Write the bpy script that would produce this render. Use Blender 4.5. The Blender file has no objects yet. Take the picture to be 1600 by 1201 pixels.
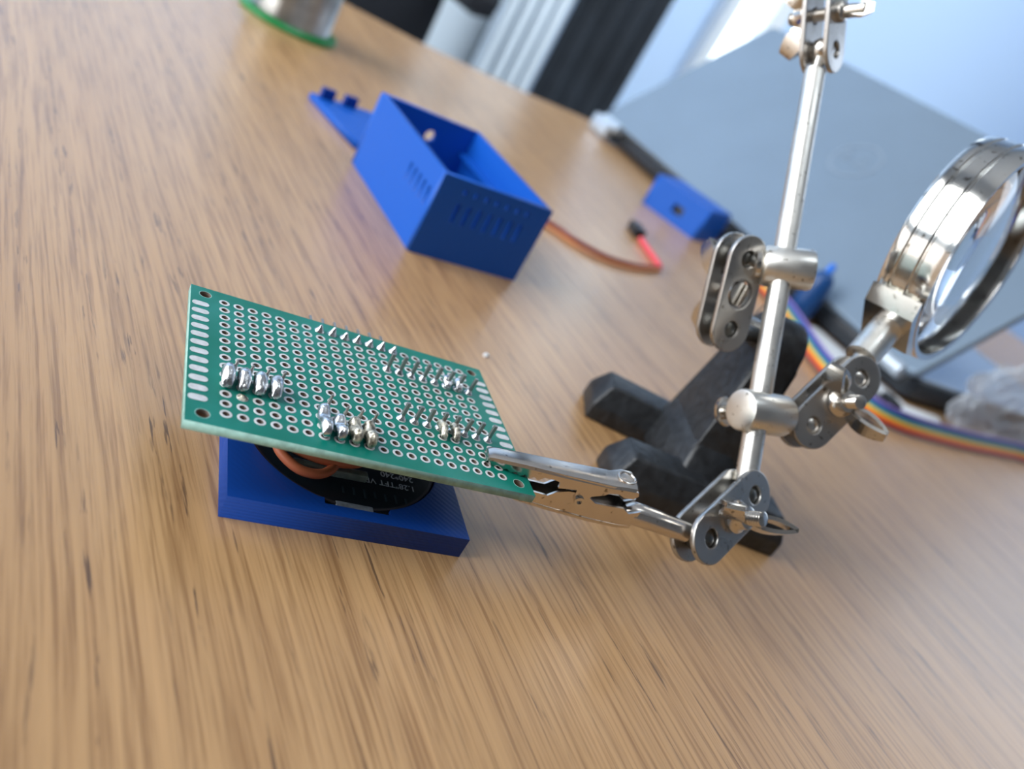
import bpy, bmesh, math, random
from mathutils import Vector, Matrix
random.seed(7)
S = 0.001                                     # every length below is written in millimetres
V = Vector
scene = bpy.context.scene
COL = scene.collection

# ---------------------------------------------------------------- camera
cam_data = bpy.data.cameras.new('camera')
cam = bpy.data.objects.new('camera', cam_data)
COL.objects.link(cam)
RIGHT = V((0.78161449, -0.40669456, 0.47294643))
DOWN = V((0.14387056, -0.62022986, -0.7711136))
FWD = V((0.60694321, 0.67075663, -0.42626927))
cm = Matrix((RIGHT, -DOWN, -FWD)).transposed().to_4x4()
cm.translation = V((0, 0, 91.22 * S))
cam.matrix_world = cm
cam_data.sensor_width = 36.0
cam_data.lens = 1267.0 / 1600.0 * 36.0
cam_data.clip_start = 0.005
cam_data.clip_end = 30
cam_data.dof.use_dof = True
cam_data.dof.focus_distance = 0.139
cam_data.dof.aperture_fstop = 13.5
scene.camera = cam

# ---------------------------------------------------------------- world, lamps, exposure
world = bpy.data.worlds.new('world')
scene.world = world
world.use_nodes = True
bg = world.node_tree.nodes['Background']
bg.inputs['Color'].default_value = (0.72, 0.86, 1.0, 1)
bg.inputs['Strength'].default_value = 0.5

def area(name, loc, target, sx, sy, power, color):
    d = bpy.data.lights.new(name, 'AREA')
    d.shape = 'RECTANGLE'; d.size = sx * S; d.size_y = sy * S
    d.energy = power; d.color = color
    o = bpy.data.objects.new(name, d); COL.objects.link(o)
    o.location = V(loc) * S
    o.rotation_euler = (V(target) - V(loc)).to_track_quat('-Z', 'Y').to_euler()
    return o
area('window_light_side', (-1150, 500, 700), (300, 300, 0), 1300, 1200, 34, (0.96, 0.98, 1.0))
wash = area('wall_wash_fill', (1000, 0, 1650), (1000, 1400, 250), 2200, 600, 19, (0.84, 0.93, 1.0))  # added fill lamp that evenly brightens the back wall, not a real ceiling fixture
wash.data.spread = math.radians(84)
area('fill_light_right', (2900, 300, 900), (600, 600, 0), 1200, 1200, 9, (0.78, 0.88, 1.0))  # added cool fill from the right; the right wall has no window

vs = scene.view_settings
vs.view_transform = 'Standard'
vs.look = 'None'
vs.gamma = 1.0
vs.use_curve_mapping = False
vs.exposure = 0.13

# ---------------------------------------------------------------- materials
def new_mat(name):
    m = bpy.data.materials.new(name); m.use_nodes = True
    nt = m.node_tree
    return m, nt, nt.nodes['Principled BSDF']

def simple(name, color, rough=0.5, metal=0.0, spec=0.5, bump=0.0, bscale=400.0, var=0.0, stretch=(1, 1, 1), trans=0.0, ior=1.45, alpha=1.0, coat=0.0):
    m, nt, b = new_mat(name)
    b.inputs['Base Color'].default_value = (*color, 1)
    b.inputs['Roughness'].default_value = rough
    b.inputs['Metallic'].default_value = metal
    b.inputs['Specular IOR Level'].default_value = spec
    b.inputs['Transmission Weight'].default_value = trans
    b.inputs['IOR'].default_value = ior
    b.inputs['Alpha'].default_value = alpha
    b.inputs['Coat Weight'].default_value = coat
    if bump or var:
        tc = nt.nodes.new('ShaderNodeTexCoord')
        mp = nt.nodes.new('ShaderNodeMapping'); mp.inputs['Scale'].default_value = stretch
        nt.links.new(tc.outputs['Object'], mp.inputs['Vector'])
        n = nt.nodes.new('ShaderNodeTexNoise'); n.inputs['Scale'].default_value = bscale
        n.inputs['Detail'].default_value = 4
        nt.links.new(mp.outputs[0], n.inputs['Vector'])
        if bump:
            bp = nt.nodes.new('ShaderNodeBump'); bp.inputs['Strength'].default_value = bump
            bp.inputs['Distance'].default_value = 0.0004
            nt.links.new(n.outputs['Fac'], bp.inputs['Height'])
            nt.links.new(bp.outputs[0], b.inputs['Normal'])
        if var:
            r = nt.nodes.new('ShaderNodeValToRGB')
            r.color_ramp.elements[0].position = 0.35; r.color_ramp.elements[1].position = 0.65
            r.color_ramp.elements[0].color = (*[max(0, c * (1 - var)) for c in color], 1)
            r.color_ramp.elements[1].color = (*[min(1, c * (1 + var * 0.6)) for c in color], 1)
            nt.links.new(n.outputs['Fac'], r.inputs['Fac'])
            nt.links.new(r.outputs['Color'], b.inputs['Base Color'])
    return m

def wood_mat():
    m, nt, b = new_mat('oak_veneer')
    N, L = nt.nodes.new, nt.links.new
    tc = N('ShaderNodeTexCoord')
    # slow sideways wander of the grain
    mpw = N('ShaderNodeMapping'); mpw.inputs['Scale'].default_value = (5, 2.2, 1)
    L(tc.outputs['Object'], mpw.inputs['Vector'])
    wn = N('ShaderNodeTexNoise'); wn.inputs['Scale'].default_value = 1.0; wn.inputs['Detail'].default_value = 1.5
    L(mpw.outputs[0], wn.inputs['Vector'])
    sub = N('ShaderNodeVectorMath'); sub.operation = 'SUBTRACT'; sub.inputs[1].default_value = (0.5, 0.5, 0.5)
    L(wn.outputs['Color'], sub.inputs[0])
    mul = N('ShaderNodeVectorMath'); mul.operation = 'MULTIPLY'; mul.inputs[1].default_value = (0.035, 0.0, 0)
    L(sub.outputs[0], mul.inputs[0])
    add = N('ShaderNodeVectorMath'); add.operation = 'ADD'
    L(tc.outputs['Object'], add.inputs[0]); L(mul.outputs[0], add.inputs[1])
    def layer(sx, sy, detail=3, dist=0.0, rough=0.6):
        mp = N('ShaderNodeMapping'); mp.inputs['Scale'].default_value = (sx, sy, 1)
        mp.inputs['Rotation'].default_value = (0, 0, math.radians(-4))
        L(add.outputs[0], mp.inputs['Vector'])
        t = N('ShaderNodeTexNoise'); t.inputs['Scale'].default_value = 1.0
        t.inputs['Detail'].default_value = detail; t.inputs['Distortion'].default_value = dist
        t.inputs['Roughness'].default_value = rough
        L(mp.outputs[0], t.inputs['Vector'])
        return t
    broad = layer(60, 3.0, 3, 0.1)
    fine = layer(1100, 26, 4, 0.1, 0.6)
    pores = layer(1100, 75, 3, 0.2, 0.55)
    patch = layer(9, 5, 2)
    streak = layer(300, 9, 3, 0.15)
    def ramp(src, stops):
        r = N('ShaderNodeValToRGB')
        while len(r.color_ramp.elements) < len(stops): r.color_ramp.elements.new(0.5)
        for e, (p, c) in zip(r.color_ramp.elements, stops):
            e.position = p; e.color = (*c, 1)
        L(src, r.inputs['Fac']); return r
    base = ramp(broad.outputs['Fac'], [(0.30, (0.470, 0.268, 0.118)), (0.5, (0.525, 0.308, 0.138)), (0.72, (0.575, 0.342, 0.160))])
    fr = ramp(fine.outputs['Fac'], [(0.36, (0.50, 0.42, 0.36)), (0.52, (1, 1, 1)), (0.75, (1.12, 1.12, 1.12))])
    mix1 = N('ShaderNodeMix'); mix1.data_type = 'RGBA'; mix1.blend_type = 'MULTIPLY'; mix1.inputs['Factor'].default_value = 0.7
    L(base.outputs['Color'], mix1.inputs[6]); L(fr.outputs['Color'], mix1.inputs[7])
    st = ramp(streak.outputs['Fac'], [(0.30, (0.78, 0.72, 0.68)), (0.48, (1, 1, 1)), (0.7, (1.08, 1.06, 1.04))])
    mix2 = N('ShaderNodeMix'); mix2.data_type = 'RGBA'; mix2.blend_type = 'MULTIPLY'; mix2.inputs['Factor'].default_value = 0.6
    L(mix1.outputs[2], mix2.inputs[6]); L(st.outputs['Color'], mix2.inputs[7])
    # dark open pores, gathered in patches
    pr = ramp(pores.outputs['Fac'], [(0.36, (1, 1, 1)), (0.42, (0, 0, 0))])
    pp = ramp(streak.outputs['Fac'], [(0.38, (1, 1, 1)), (0.50, (0, 0, 0))])
    pm = N('ShaderNodeMath'); pm.operation = 'MULTIPLY'
    L(pr.outputs['Color'], pm.inputs[0]); L(pp.outputs['Color'], pm.inputs[1])
    pm2 = N('ShaderNodeMath'); pm2.operation = 'MULTIPLY'; pm2.inputs[1].default_value = 0.85
    L(pm.outputs[0], pm2.inputs[0])
    mix3 = N('ShaderNodeMix'); mix3.data_type = 'RGBA'
    mix3.inputs[7].default_value = (0.11, 0.06, 0.035, 1)
    L(pm2.outputs[0], mix3.inputs['Factor']); L(mix2.outputs[2], mix3.inputs[6])
    L(mix3.outputs[2], b.inputs['Base Color'])
    rr = N('ShaderNodeMapRange'); rr.inputs['To Min'].default_value = 0.30; rr.inputs['To Max'].default_value = 0.44
    L(fine.outputs['Fac'], rr.inputs['Value']); L(rr.outputs[0], b.inputs['Roughness'])
    b.inputs['Specular IOR Level'].default_value = 0.5
    b.inputs['Coat Weight'].default_value = 0.65; b.inputs['Coat Roughness'].default_value = 0.27; b.inputs['Coat IOR'].default_value = 1.55
    bp = N('ShaderNodeBump'); bp.inputs['Strength'].default_value = 0.22; bp.inputs['Distance'].default_value = 0.0003
    L(fine.outputs['Fac'], bp.inputs['Height']); L(bp.outputs[0], b.inputs['Normal'])
    return m

def printed_mat(name, color, rough=0.42, scale=2600):
    # fused filament plastic: fine stacked layer lines
    m, nt, b = new_mat(name)
    N, L = nt.nodes.new, nt.links.new
    b.inputs['Base Color'].default_value = (*color, 1)
    b.inputs['Roughness'].default_value = rough
    b.inputs['Specular IOR Level'].default_value = 0.32
    tc = N('ShaderNodeTexCoord')
    w = N('ShaderNodeTexWave'); w.wave_type = 'BANDS'; w.bands_direction = 'Z'
    w.inputs['Scale'].default_value = scale / 6.28 * 1.2; w.inputs['Distortion'].default_value = 0.3
    mp = N('ShaderNodeMapping'); mp.inputs['Scale'].default_value = (1, 1, 1); mp.inputs['Rotation'].default_value = (0, 0, 0)
    L(tc.outputs['Object'], mp.inputs['Vector']); L(mp.outputs[0], w.inputs['Vector'])
    w2 = N('ShaderNodeTexWave'); w2.wave_type = 'BANDS'; w2.bands_direction = 'DIAGONAL'
    w2.inputs['Scale'].default_value = 420
    L(tc.outputs['Object'], w2.inputs['Vector'])
    ad = N('ShaderNodeMath'); ad.operation = 'MULTIPLY_ADD'; ad.inputs[1].default_value = 0.5
    L(w2.outputs['Fac'], ad.inputs[0]); L(w.outputs['Fac'], ad.inputs[2])
    bp = N('ShaderNodeBump'); bp.inputs['Strength'].default_value = 0.18; bp.inputs['Distance'].default_value = 0.00015
    L(ad.outputs[0], bp.inputs['Height']); L(bp.outputs[0], b.inputs['Normal'])
    return m

def nickel(name, color=(0.66, 0.63, 0.585), rough=0.2, pit=0.25, dirt=True):
    m, nt, b = new_mat(name)
    N, L = nt.nodes.new, nt.links.new
    b.inputs['Metallic'].default_value = 1.0
    tc = N('ShaderNodeTexCoord')
    n = N('ShaderNodeTexNoise'); n.inputs['Scale'].default_value = 700; n.inputs['Detail'].default_value = 3
    L(tc.outputs['Object'], n.inputs['Vector'])
    n2 = N('ShaderNodeTexNoise'); n2.inputs['Scale'].default_value = 130; n2.inputs['Detail'].default_value = 3
    L(tc.outputs['Object'], n2.inputs['Vector'])
    r = N('ShaderNodeValToRGB')
    r.color_ramp.elements[0].position = 0.28; r.color_ramp.elements[0].color = (color[0] * .38, color[1] * .36, color[2] * .33, 1)
    r.color_ramp.elements[1].position = 0.36; r.color_ramp.elements[1].color = (*color, 1)
    L(n.outputs['Fac'], r.inputs['Fac'])
    L(r.outputs['Color'], b.inputs['Base Color'])
    mr = N('ShaderNodeMapRange'); mr.inputs['From Min'].default_value = 0.3; mr.inputs['From Max'].default_value = 0.7
    mr.inputs['To Min'].default_value = rough * 0.75; mr.inputs['To Max'].default_value = rough * 1.35
    L(n2.outputs['Fac'], mr.inputs['Value']); L(mr.outputs[0], b.inputs['Roughness'])
    bp = N('ShaderNodeBump'); bp.inputs['Strength'].default_value = pit; bp.inputs['Distance'].default_value = 0.0002
    L(n2.outputs['Fac'], bp.inputs['Height']); L(bp.outputs[0], b.inputs['Normal'])
    return m

M = {}
M['wood'] = wood_mat()
M['blue'] = printed_mat('blue_printed_plastic', (0.004, 0.098, 0.50), 0.45)
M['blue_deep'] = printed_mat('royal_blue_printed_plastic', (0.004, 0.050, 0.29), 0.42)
M['nickel'] = nickel('nickel_plate')
M['satin'] = nickel('satin_nickel_plate', (0.78, 0.765, 0.72), 0.36, 0.2)
M['nickel_dull'] = nickel('brushed_nickel_plate', (0.47, 0.455, 0.435), 0.33, 0.15)
M['chrome'] = nickel('chrome_band', (0.74, 0.73, 0.70), 0.13, 0.08)
M['clip_steel'] = nickel('clip_steel', (0.66, 0.61, 0.56), 0.2, 0.3)
M['solder'] = simple('tin_solder', (0.74, 0.76, 0.78), 0.24, 1.0, bump=0.5, bscale=900, var=0.35)
M['flux'] = simple('flux_stained_solder', (0.60, 0.56, 0.46), 0.38, 0.75, bump=0.7, bscale=1300, var=0.75)
M['pin'] = simple('tinned_pin', (0.40, 0.39, 0.37), 0.38, 1.0, bump=0.2, bscale=900)
M['pad'] = simple('tinned_pad', (0.72, 0.71, 0.70), 0.5, 0.3, var=0.12, bscale=900)
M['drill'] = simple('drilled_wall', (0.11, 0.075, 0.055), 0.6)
M['fr4_edge'] = simple('board_edge', (0.34, 0.58, 0.52), 0.6, var=0.2, bscale=700)
M['iron'] = simple('black_cast_iron', (0.018, 0.020, 0.023), 0.42, 0.0, 0.6, bump=0.9, bscale=420, var=0.4)
M['black'] = simple('black_plastic', (0.012, 0.013, 0.015), 0.38)
M['display_black'] = simple('black_display_board', (0.008, 0.013, 0.018), 0.28, bump=0.25, bscale=260)
M['conn'] = simple('grey_connector', (0.24, 0.30, 0.27), 0.5, var=0.25, bscale=600)
M['silk'] = simple('grey_silkscreen', (0.62, 0.65, 0.68), 0.6)
M['orange'] = simple('orange_wire_jacket', (0.62, 0.17, 0.075), 0.5)
M['foam'] = simple('grey_foam_strip', (0.20, 0.22, 0.25), 0.6, var=0.3, bscale=900)
M['brown_wire'] = simple('dark_red_wire', (0.23, 0.035, 0.03), 0.5)
M['red_wire'] = simple('red_wire', (0.78, 0.09, 0.11), 0.5)
M['orange2'] = simple('pale_orange_wire', (0.72, 0.30, 0.12), 0.5)
M['green_plastic'] = simple('green_spool_plastic', (0.02, 0.24, 0.07), 0.3)
M['solder_wire'] = simple('wound_solder', (0.60, 0.59, 0.57), 0.28, 1.0, var=0.3, bscale=70, bump=0.6)
M['lid_alu'] = simple('silver_lid', (0.215, 0.285, 0.365), 0.42, 0.35, var=0.03, bscale=20)
M['logo'] = simple('pale_logo', (0.27, 0.34, 0.42), 0.35, 0.4)
M['silver'] = simple('silver_plastic', (0.62, 0.70, 0.78), 0.3, 0.6)
M['dark_hinge'] = simple('dark_laptop_plastic', (0.020, 0.024, 0.030), 0.4)
M['paper'] = simple('white_paper', (0.80, 0.83, 0.86), 0.7)
M['navy'] = simple('navy_plastic', (0.008, 0.055, 0.19), 0.35)
M['bright_blue'] = simple('bright_blue_tip', (0.01, 0.16, 0.70), 0.4)
M['wall'] = simple('painted_wall', (0.56, 0.73, 0.98), 0.9)
M['wall_neutral'] = simple('neutral_wall', (0.20, 0.19, 0.18), 0.9)
M['ceiling'] = simple('ceiling_paint', (0.62, 0.61, 0.59), 0.9)
M['floor'] = simple('grey_carpet', (0.20, 0.19, 0.18), 0.95, bump=0.4, bscale=200)
M['dark_cloth'] = simple('dark_cloth', (0.022, 0.028, 0.038), 0.9, var=0.3, bscale=12)
M['slat'] = simple('pale_slat', (0.80, 0.90, 0.99), 0.6)
M['chair'] = simple('charcoal_chair', (0.018, 0.020, 0.026), 0.6)
M['frame_white'] = simple('white_window_frame', (0.80, 0.84, 0.88), 0.5)
g, nt, b = new_mat('magnifier_glass')
b.inputs['Transmission Weight'].default_value = 1.0; b.inputs['Roughness'].default_value = 0.0; b.inputs['IOR'].default_value = 1.49
b.inputs['Base Color'].default_value = (0.97, 0.985, 1, 1)
M['glass'] = g
g, nt, b = new_mat('clear_bag_film')
b.inputs['Base Color'].default_value = (0.86, 0.92, 1.0, 1); b.inputs['Roughness'].default_value = 0.1
b.inputs['Alpha'].default_value = 0.38; b.inputs['Specular IOR Level'].default_value = 0.9
M['film'] = g
g, nt, b = new_mat('daylit_window_pane')
b.inputs['Base Color'].default_value = (0.9, 0.95, 1, 1)
b.inputs['Emission Color'].default_value = (0.86, 0.95, 1, 1); b.inputs['Emission Strength'].default_value = 2.2
M['daylight'] = g

def solder_mask():
    m, nt, b = new_mat('green_solder_mask')
    N, L = nt.nodes.new, nt.links.new
    tc = N('ShaderNodeTexCoord')
    n = N('ShaderNodeTexNoise'); n.inputs['Scale'].default_value = 90; n.inputs['Detail'].default_value = 3
    L(tc.outputs['Object'], n.inputs['Vector'])
    r = N('ShaderNodeValToRGB')
    r.color_ramp.elements[0].position = 0.35; r.color_ramp.elements[0].color = (0.000, 0.165, 0.115, 1)
    r.color_ramp.elements[1].position = 0.75; r.color_ramp.elements[1].color = (0.002, 0.215, 0.165, 1)
    L(n.outputs['Fac'], r.inputs['Fac']); L(r.outputs[0], b.inputs['Base Color'])
    mr = N('ShaderNodeMapRange'); mr.inputs['From Min'].default_value = 0.35; mr.inputs['From Max'].default_value = 0.65
    mr.inputs['To Min'].default_value = 0.45; mr.inputs['To Max'].default_value = 0.28; b.inputs['Specular IOR Level'].default_value = 0.35
    L(n.outputs['Fac'], mr.inputs['Value']); L(mr.outputs[0], b.inputs['Roughness'])
    return m
M['mask'] = solder_mask()

# ---------------------------------------------------------------- helpers
def tag(o, label, cat=None, group=None, kind=None):
    if label: o['label'] = label
    if cat: o['category'] = cat
    if group: o['group'] = group
    if kind: o['kind'] = kind
    return o

def empty(name, loc=(0, 0, 0), rz=0.0):
    o = bpy.data.objects.new(name, None); o.empty_display_size = 0.01
    COL.objects.link(o); o.location = V(loc) * S; o.rotation_euler = (0, 0, rz)
    return o

def link(name, me, mat, parent=None, world=True, smooth=None):
    """mesh in mm -> object. world=True: vertices are world mm; they are re-based to the root parent's frame."""
    o = bpy.data.objects.new(name, me)
    mats = mat if isinstance(mat, (list, tuple)) else [mat]
    if not len(me.materials):
        for m in mats: me.materials.append(m)
    COL.objects.link(o)
    X = Matrix.Diagonal((S, S, S, 1))
    if parent is not None:
        o.parent = parent
        if world: X = wmat(parent).inverted() @ X
    me.transform(X)
    if smooth is not None: shade(me, smooth)
    return o

def wmat(o):
    m = Matrix.Identity(4)
    while o is not None:
        m = Matrix.LocRotScale(o.location, o.rotation_euler, o.scale) @ m
        o = o.parent
    return m

def shade(me, ang=35):
    me.polygons.foreach_set('use_smooth', [True] * len(me.polygons))
    me.set_sharp_from_angle(angle=math.radians(ang))

def frame(n, up=(0, 0, 1)):
    """orthonormal 3x3 with third column n, first as near `up` as can be"""
    n = V(n).normalized(); u = V(up) - n * V(up).dot(n)
    if u.length < 1e-4: u = V((1, 0, 0)) - n * n.x
    u.normalize(); w = n.cross(u)
    return Matrix((u, w, n)).transposed()

def T(loc, rot=None):
    m = (rot or Matrix.Identity(3)).to_4x4(); m.translation = V(loc); return m

class MB:
    def __init__(self): self.bm = bmesh.new(); self.mi = 0
    def _fin(self, verts):
        fs = set()
        for v in verts:
            for f in v.link_faces: fs.add(f)
        for f in fs: f.material_index = self.mi
    def box(self, c, size, rot=None, bev=0.0):
        m = T(c, rot) @ Matrix.Diagonal((*size, 1))
        r = bmesh.ops.create_cube(self.bm, size=1, matrix=m)
        vs_ = r['verts']
        if bev:
            es = list({e for v in vs_ for e in v.link_edges})
            r = bmesh.ops.bevel(self.bm, geom=es, offset=bev, segments=2, affect='EDGES', profile=0.6)
            vs_ = r['verts']
        self._fin(vs_); return self
    def revolve(self, origin, axis, prof, seg=24, up=(0, 0, 1), cap=True, sx=1.0):
        """prof: list of (r, t) along axis"""
        F = frame(axis, up); o = V(origin); rings = []
        for r, t in prof:
            if r < 1e-6: rings.append([self.bm.verts.new(o + F @ V((0, 0, t)))])
            else: rings.append([self.bm.verts.new(o + F @ V((r * math.cos(a) * sx, r * math.sin(a), t))) for a in [2 * math.pi * i / seg for i in range(seg)]])
        vs_ = [v for q in rings for v in q]
        for a, b_ in zip(rings, rings[1:]):
            if len(a) == 1 and len(b_) == 1: continue
            for i in range(seg):
                j = (i + 1) % seg
                if len(a) == 1: self.bm.faces.new((a[0], b_[j], b_[i]))
                elif len(b_) == 1: self.bm.faces.new((a[i], a[j], b_[0]))
                else: self.bm.faces.new((a[i], a[j], b_[j], b_[i]))
        if cap:
            if len(rings[0]) > 1: self.bm.faces.new(list(reversed(rings[0])))
            if len(rings[-1]) > 1: self.bm.faces.new(rings[-1])
        self._fin(vs_); return self
    def cyl(self, a, b_, r, r2=None, seg=20, bev=0.0, up=(0, 0, 1)):
        a, b_ = V(a), V(b_); L = (b_ - a).length; r2 = r if r2 is None else r2
        if bev: prof = [(r - bev, 0), (r, bev), (r2, L - bev), (r2 - bev, L)]
        else: prof = [(r, 0), (r2, L)]
        return self.revolve(a, b_ - a, prof, seg, up)
    def tube(self, pts, r, seg=10, closed=False, flat=1.0):
        pts = [V(p) for p in pts]; n = len(pts); rings = []; prev = None
        rr = r if isinstance(r, (list, tuple)) else [r] * n
        for i, p in enumerate(pts):
            if closed: d = pts[(i + 1) % n] - pts[i - 1]
            else: d = pts[min(i + 1, n - 1)] - pts[max(i - 1, 0)]
            F = frame(d, prev if prev is not None else (0.13, 0.2, 1)); prev = F.col[0].copy()
            rings.append([self.bm.verts.new(p + F @ V((rr[i] * math.cos(a) * flat, rr[i] * math.sin(a), 0))) for a in [2 * math.pi * k / seg for k in range(seg)]])
        m = n if closed else n - 1
        for i in range(m):
            a, b_ = rings[i], rings[(i + 1) % n]
            for k in range(seg):
                j = (k + 1) % seg; self.bm.faces.new((a[k], a[j], b_[j], b_[k]))
        if not closed:
            self.bm.faces.new(list(reversed(rings[0]))); self.bm.faces.new(rings[-1])
        self._fin([v for q in rings for v in q]); return self
    def prism(self, poly, mat, d0, d1, bev=0.0):
        """poly in local xy, extruded d0..d1 along local z of 4x4 mat"""
        a = [self.bm.verts.new(mat @ V((x, y, d0))) for x, y in poly]
        b_ = [self.bm.verts.new(mat @ V((x, y, d1))) for x, y in poly]
        n = len(poly); fs = []
        fs.append(self.bm.faces.new(list(reversed(a)))); fs.append(self.bm.faces.new(b_))
        for i in range(n):
            j = (i + 1) % n; fs.append(self.bm.faces.new((a[i], a[j], b_[j], b_[i])))
        vs_ = a + b_
        if bev:
            es = list({e for f in fs[:2] for e in f.edges})
            r = bmesh.ops.bevel(self.bm, geom=es, offset=bev, segments=2, affect='EDGES', profile=0.6)
            vs_ = [v for v in vs_ if v.is_valid] + r['verts']
        self._fin(vs_); return self
    def hull(self, pts):
        vs_ = [self.bm.verts.new(V(p)) for p in pts]
        bmesh.ops.convex_hull(self.bm, input=vs_)
        self._fin([v for v in vs_ if v.is_valid]); return self
    def add_mesh(self, me, mat):
        n0 = len(self.bm.verts); f0 = len(self.bm.faces)
        self.bm.from_mesh(me); self.bm.verts.ensure_lookup_table(); self.bm.faces.ensure_lookup_table()
        for v in self.bm.verts[n0:]: v.co = mat @ v.co
        for f in self.bm.faces[f0:]: f.material_index = self.mi
        return self
    def mesh(self, name='m', recalc=True, sub=0, jitter=0.0):
        if sub:
            bmesh.ops.subdivide_edges(self.bm, edges=self.bm.edges[:], cuts=sub, use_grid_fill=True)
        if jitter:
            for v in self.bm.verts: v.co += V((random.uniform(-1, 1), random.uniform(-1, 1), random.uniform(-1, 1))) * jitter
        if recalc: bmesh.ops.recalc_face_normals(self.bm, faces=self.bm.faces[:])
        me = bpy.data.meshes.new(name); self.bm.to_mesh(me); self.bm.free(); return me

def circle(cx, cy, r, n=20): return [(cx + r * math.cos(2 * math.pi * i / n), cy + r * math.sin(2 * math.pi * i / n)) for i in range(n)]
def rect(x0, y0, x1, y1): return [(x0, y0), (x1, y0), (x1, y1), (x0, y1)]
def stadium(hl, r, n=12):
    p = [(hl + r * math.cos(a), r * math.sin(a)) for a in [(-.5 + i / n) * math.pi for i in range(n + 1)]]
    return p + [(-hl + r * math.cos(a), r * math.sin(a)) for a in [(.5 + i / n) * math.pi for i in range(n + 1)]]

def plate(outlines, thick, bevel=0.0):
    """flat plate with holes: first outline is the outside; centred on z=0; returns mesh (mm)"""
    cu = bpy.data.curves.new('outline', 'CURVE'); cu.dimensions = '2D'; cu.fill_mode = 'BOTH'
    cu.extrude = thick / 2 - bevel; cu.bevel_depth = bevel; cu.bevel_resolution = 1
    if bevel: cu.offset = -bevel
    for pts in outlines:
        sp = cu.splines.new('POLY'); sp.points.add(len(pts) - 1); sp.use_cyclic_u = True
        for p, q in zip(sp.points, pts): p.co = (q[0], q[1], 0, 1)
    o = bpy.data.objects.new('tmp', cu); COL.objects.link(o)
    dg = bpy.context.evaluated_depsgraph_get(); dg.update()
    me = bpy.data.meshes.new_from_object(o.evaluated_get(dg))
    bpy.data.objects.remove(o); bpy.data.curves.remove(cu)
    me.materials.clear(); return me

def text_mesh(s, size, thick=0.04):
    cu = bpy.data.curves.new('text', 'FONT'); cu.body = s; cu.size = size; cu.extrude = thick / 2
    o = bpy.data.objects.new('tmp', cu); COL.objects.link(o)
    dg = bpy.context.evaluated_depsgraph_get(); dg.update()
    me = bpy.data.meshes.new_from_object(o.evaluated_get(dg))
    bpy.data.objects.remove(o); bpy.data.curves.remove(cu)
    me.materials.clear(); return me

def smooth_path(pts, n=8):
    pts = [V(p) for p in pts]; out = []
    P_ = [pts[0] * 2 - pts[1]] + pts + [pts[-1] * 2 - pts[-2]]
    for i in range(1, len(P_) - 2):
        a, b_, c, d = P_[i - 1:i + 3]
        for k in range(n):
            t = k / n
            out.append(0.5 * ((2 * b_) + (c - a) * t + (2 * a - 5 * b_ + 4 * c - d) * t * t + (3 * b_ - a - 3 * c + d) * t ** 3))
    out.append(pts[-1]); return out

# ---------------------------------------------------------------- setting
def struct(name, me, mat): o = link(name, me, mat); o['kind'] = 'structure'; return o
struct('floor', MB().box((400, 0, -760), (5200, 4000, 20)).mesh(), M['floor'])
struct('ceiling', MB().box((400, 0, 1760), (5200, 4000, 20)).mesh(), M['ceiling'])
struct('wall_back', MB().box((2050, 1410, 500), (2080, 20, 2520)).box((-240, 1410, 500), (2500 - 0, 20, 2520)).mesh(), M['wall'])
struct('wall_right', MB().box((2990, 0, 500), (20, 2800, 2520)).mesh(), M['wall'])
struct('wall_front', MB().box((400, -1510, 500), (5200, 20, 2520)).mesh(), M['wall_neutral'])
wl = MB()
wl.box((-1610, -900, 500), (20, 1200, 2520)).box((-1610, 1350, 500), (20, 100, 2520)).box((-1610, 500, -520), (20, 1640, 480)).box((-1610, 500, 1600), (20, 1640, 320))
struct('wall_left', wl.mesh(), M['wall_neutral'])
wf = MB()
for y in (-270, 480, 1270): wf.box((-1600, y, 560), (60, 50, 1700))
for z in (-265, 1415): wf.box((-1600, 500, z), (60, 1580, 50))
struct('window_1', wf.mesh(), M['frame_white'])
# bright window strip beside the dark curtain
struct('window_2', MB().box((1273, 1392, 500), (76, 12, 1500)).mesh(), M['daylight'])
tr = MB()
for x, w in ((1215, 30), (1338, 46)): tr.box((x, 1380, 500), (w, 34, 1560), bev=4)
struct('trim_1', tr.mesh(), M['frame_white'])

# ---------------------------------------------------------------- table
o = link('oak_table', plate([[(-650, -500), (1150, -500), (1150, 590), (470, 590), (430, 587), (367, 577), (317, 577), (267, 580), (215, 596), (150, 600), (-650, 600)]], 28, 2), M['wood'])
o.data.transform(Matrix.Translation((0, 0, -14 * S)))
o.location = (0, 0, 0)
shade(o.data, 30)
tag(o, 'pale oak veneer table top with dark grain flecks under everything', 'table')

# ---------------------------------------------------------------- beyond the table
def pleats(x0, x1, y, z0, z1, pitch, amp, gap=0.0):
    mb = MB(); n = max(1, int(round((x1 - x0) / pitch))); p = (x1 - x0) / n
    poly = []
    for i in range(n * 8 + 1):
        t = i / 8.0; poly.append((x0 + t * p, y - amp * math.cos(t * 2 * math.pi)))
    back = [(x, yy + 6) for x, yy in reversed(poly)]
    mb.prism(poly + back, Matrix.Identity(4), z0, z1)
    return mb.mesh()
c = link('dark_curtain', pleats(772, 938, 1200, -720, 1700, 42, 9), M['dark_cloth'], smooth=60)
tag(c, 'dark navy pleated curtain hanging beyond the table edge, left of the laptop', 'curtain')
r = empty('panel_radiator', (700, 1215, -100))
mb = MB()
for i, x in enumerate((676, 704, 732, 759)):
    link('rib_panel', MB().box((x, 1212, 180), (19, 30, 900), bev=5).mesh(), M['slat'], r, smooth=40)
link('back_plate', MB().box((722, 1240, 180), (92, 16, 880)).mesh(), simple('grey_recess', (0.16, 0.19, 0.2), .7), r)
tag(r, 'pale vertical slats beyond the table edge, left of the dark curtain', 'radiator')
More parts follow.
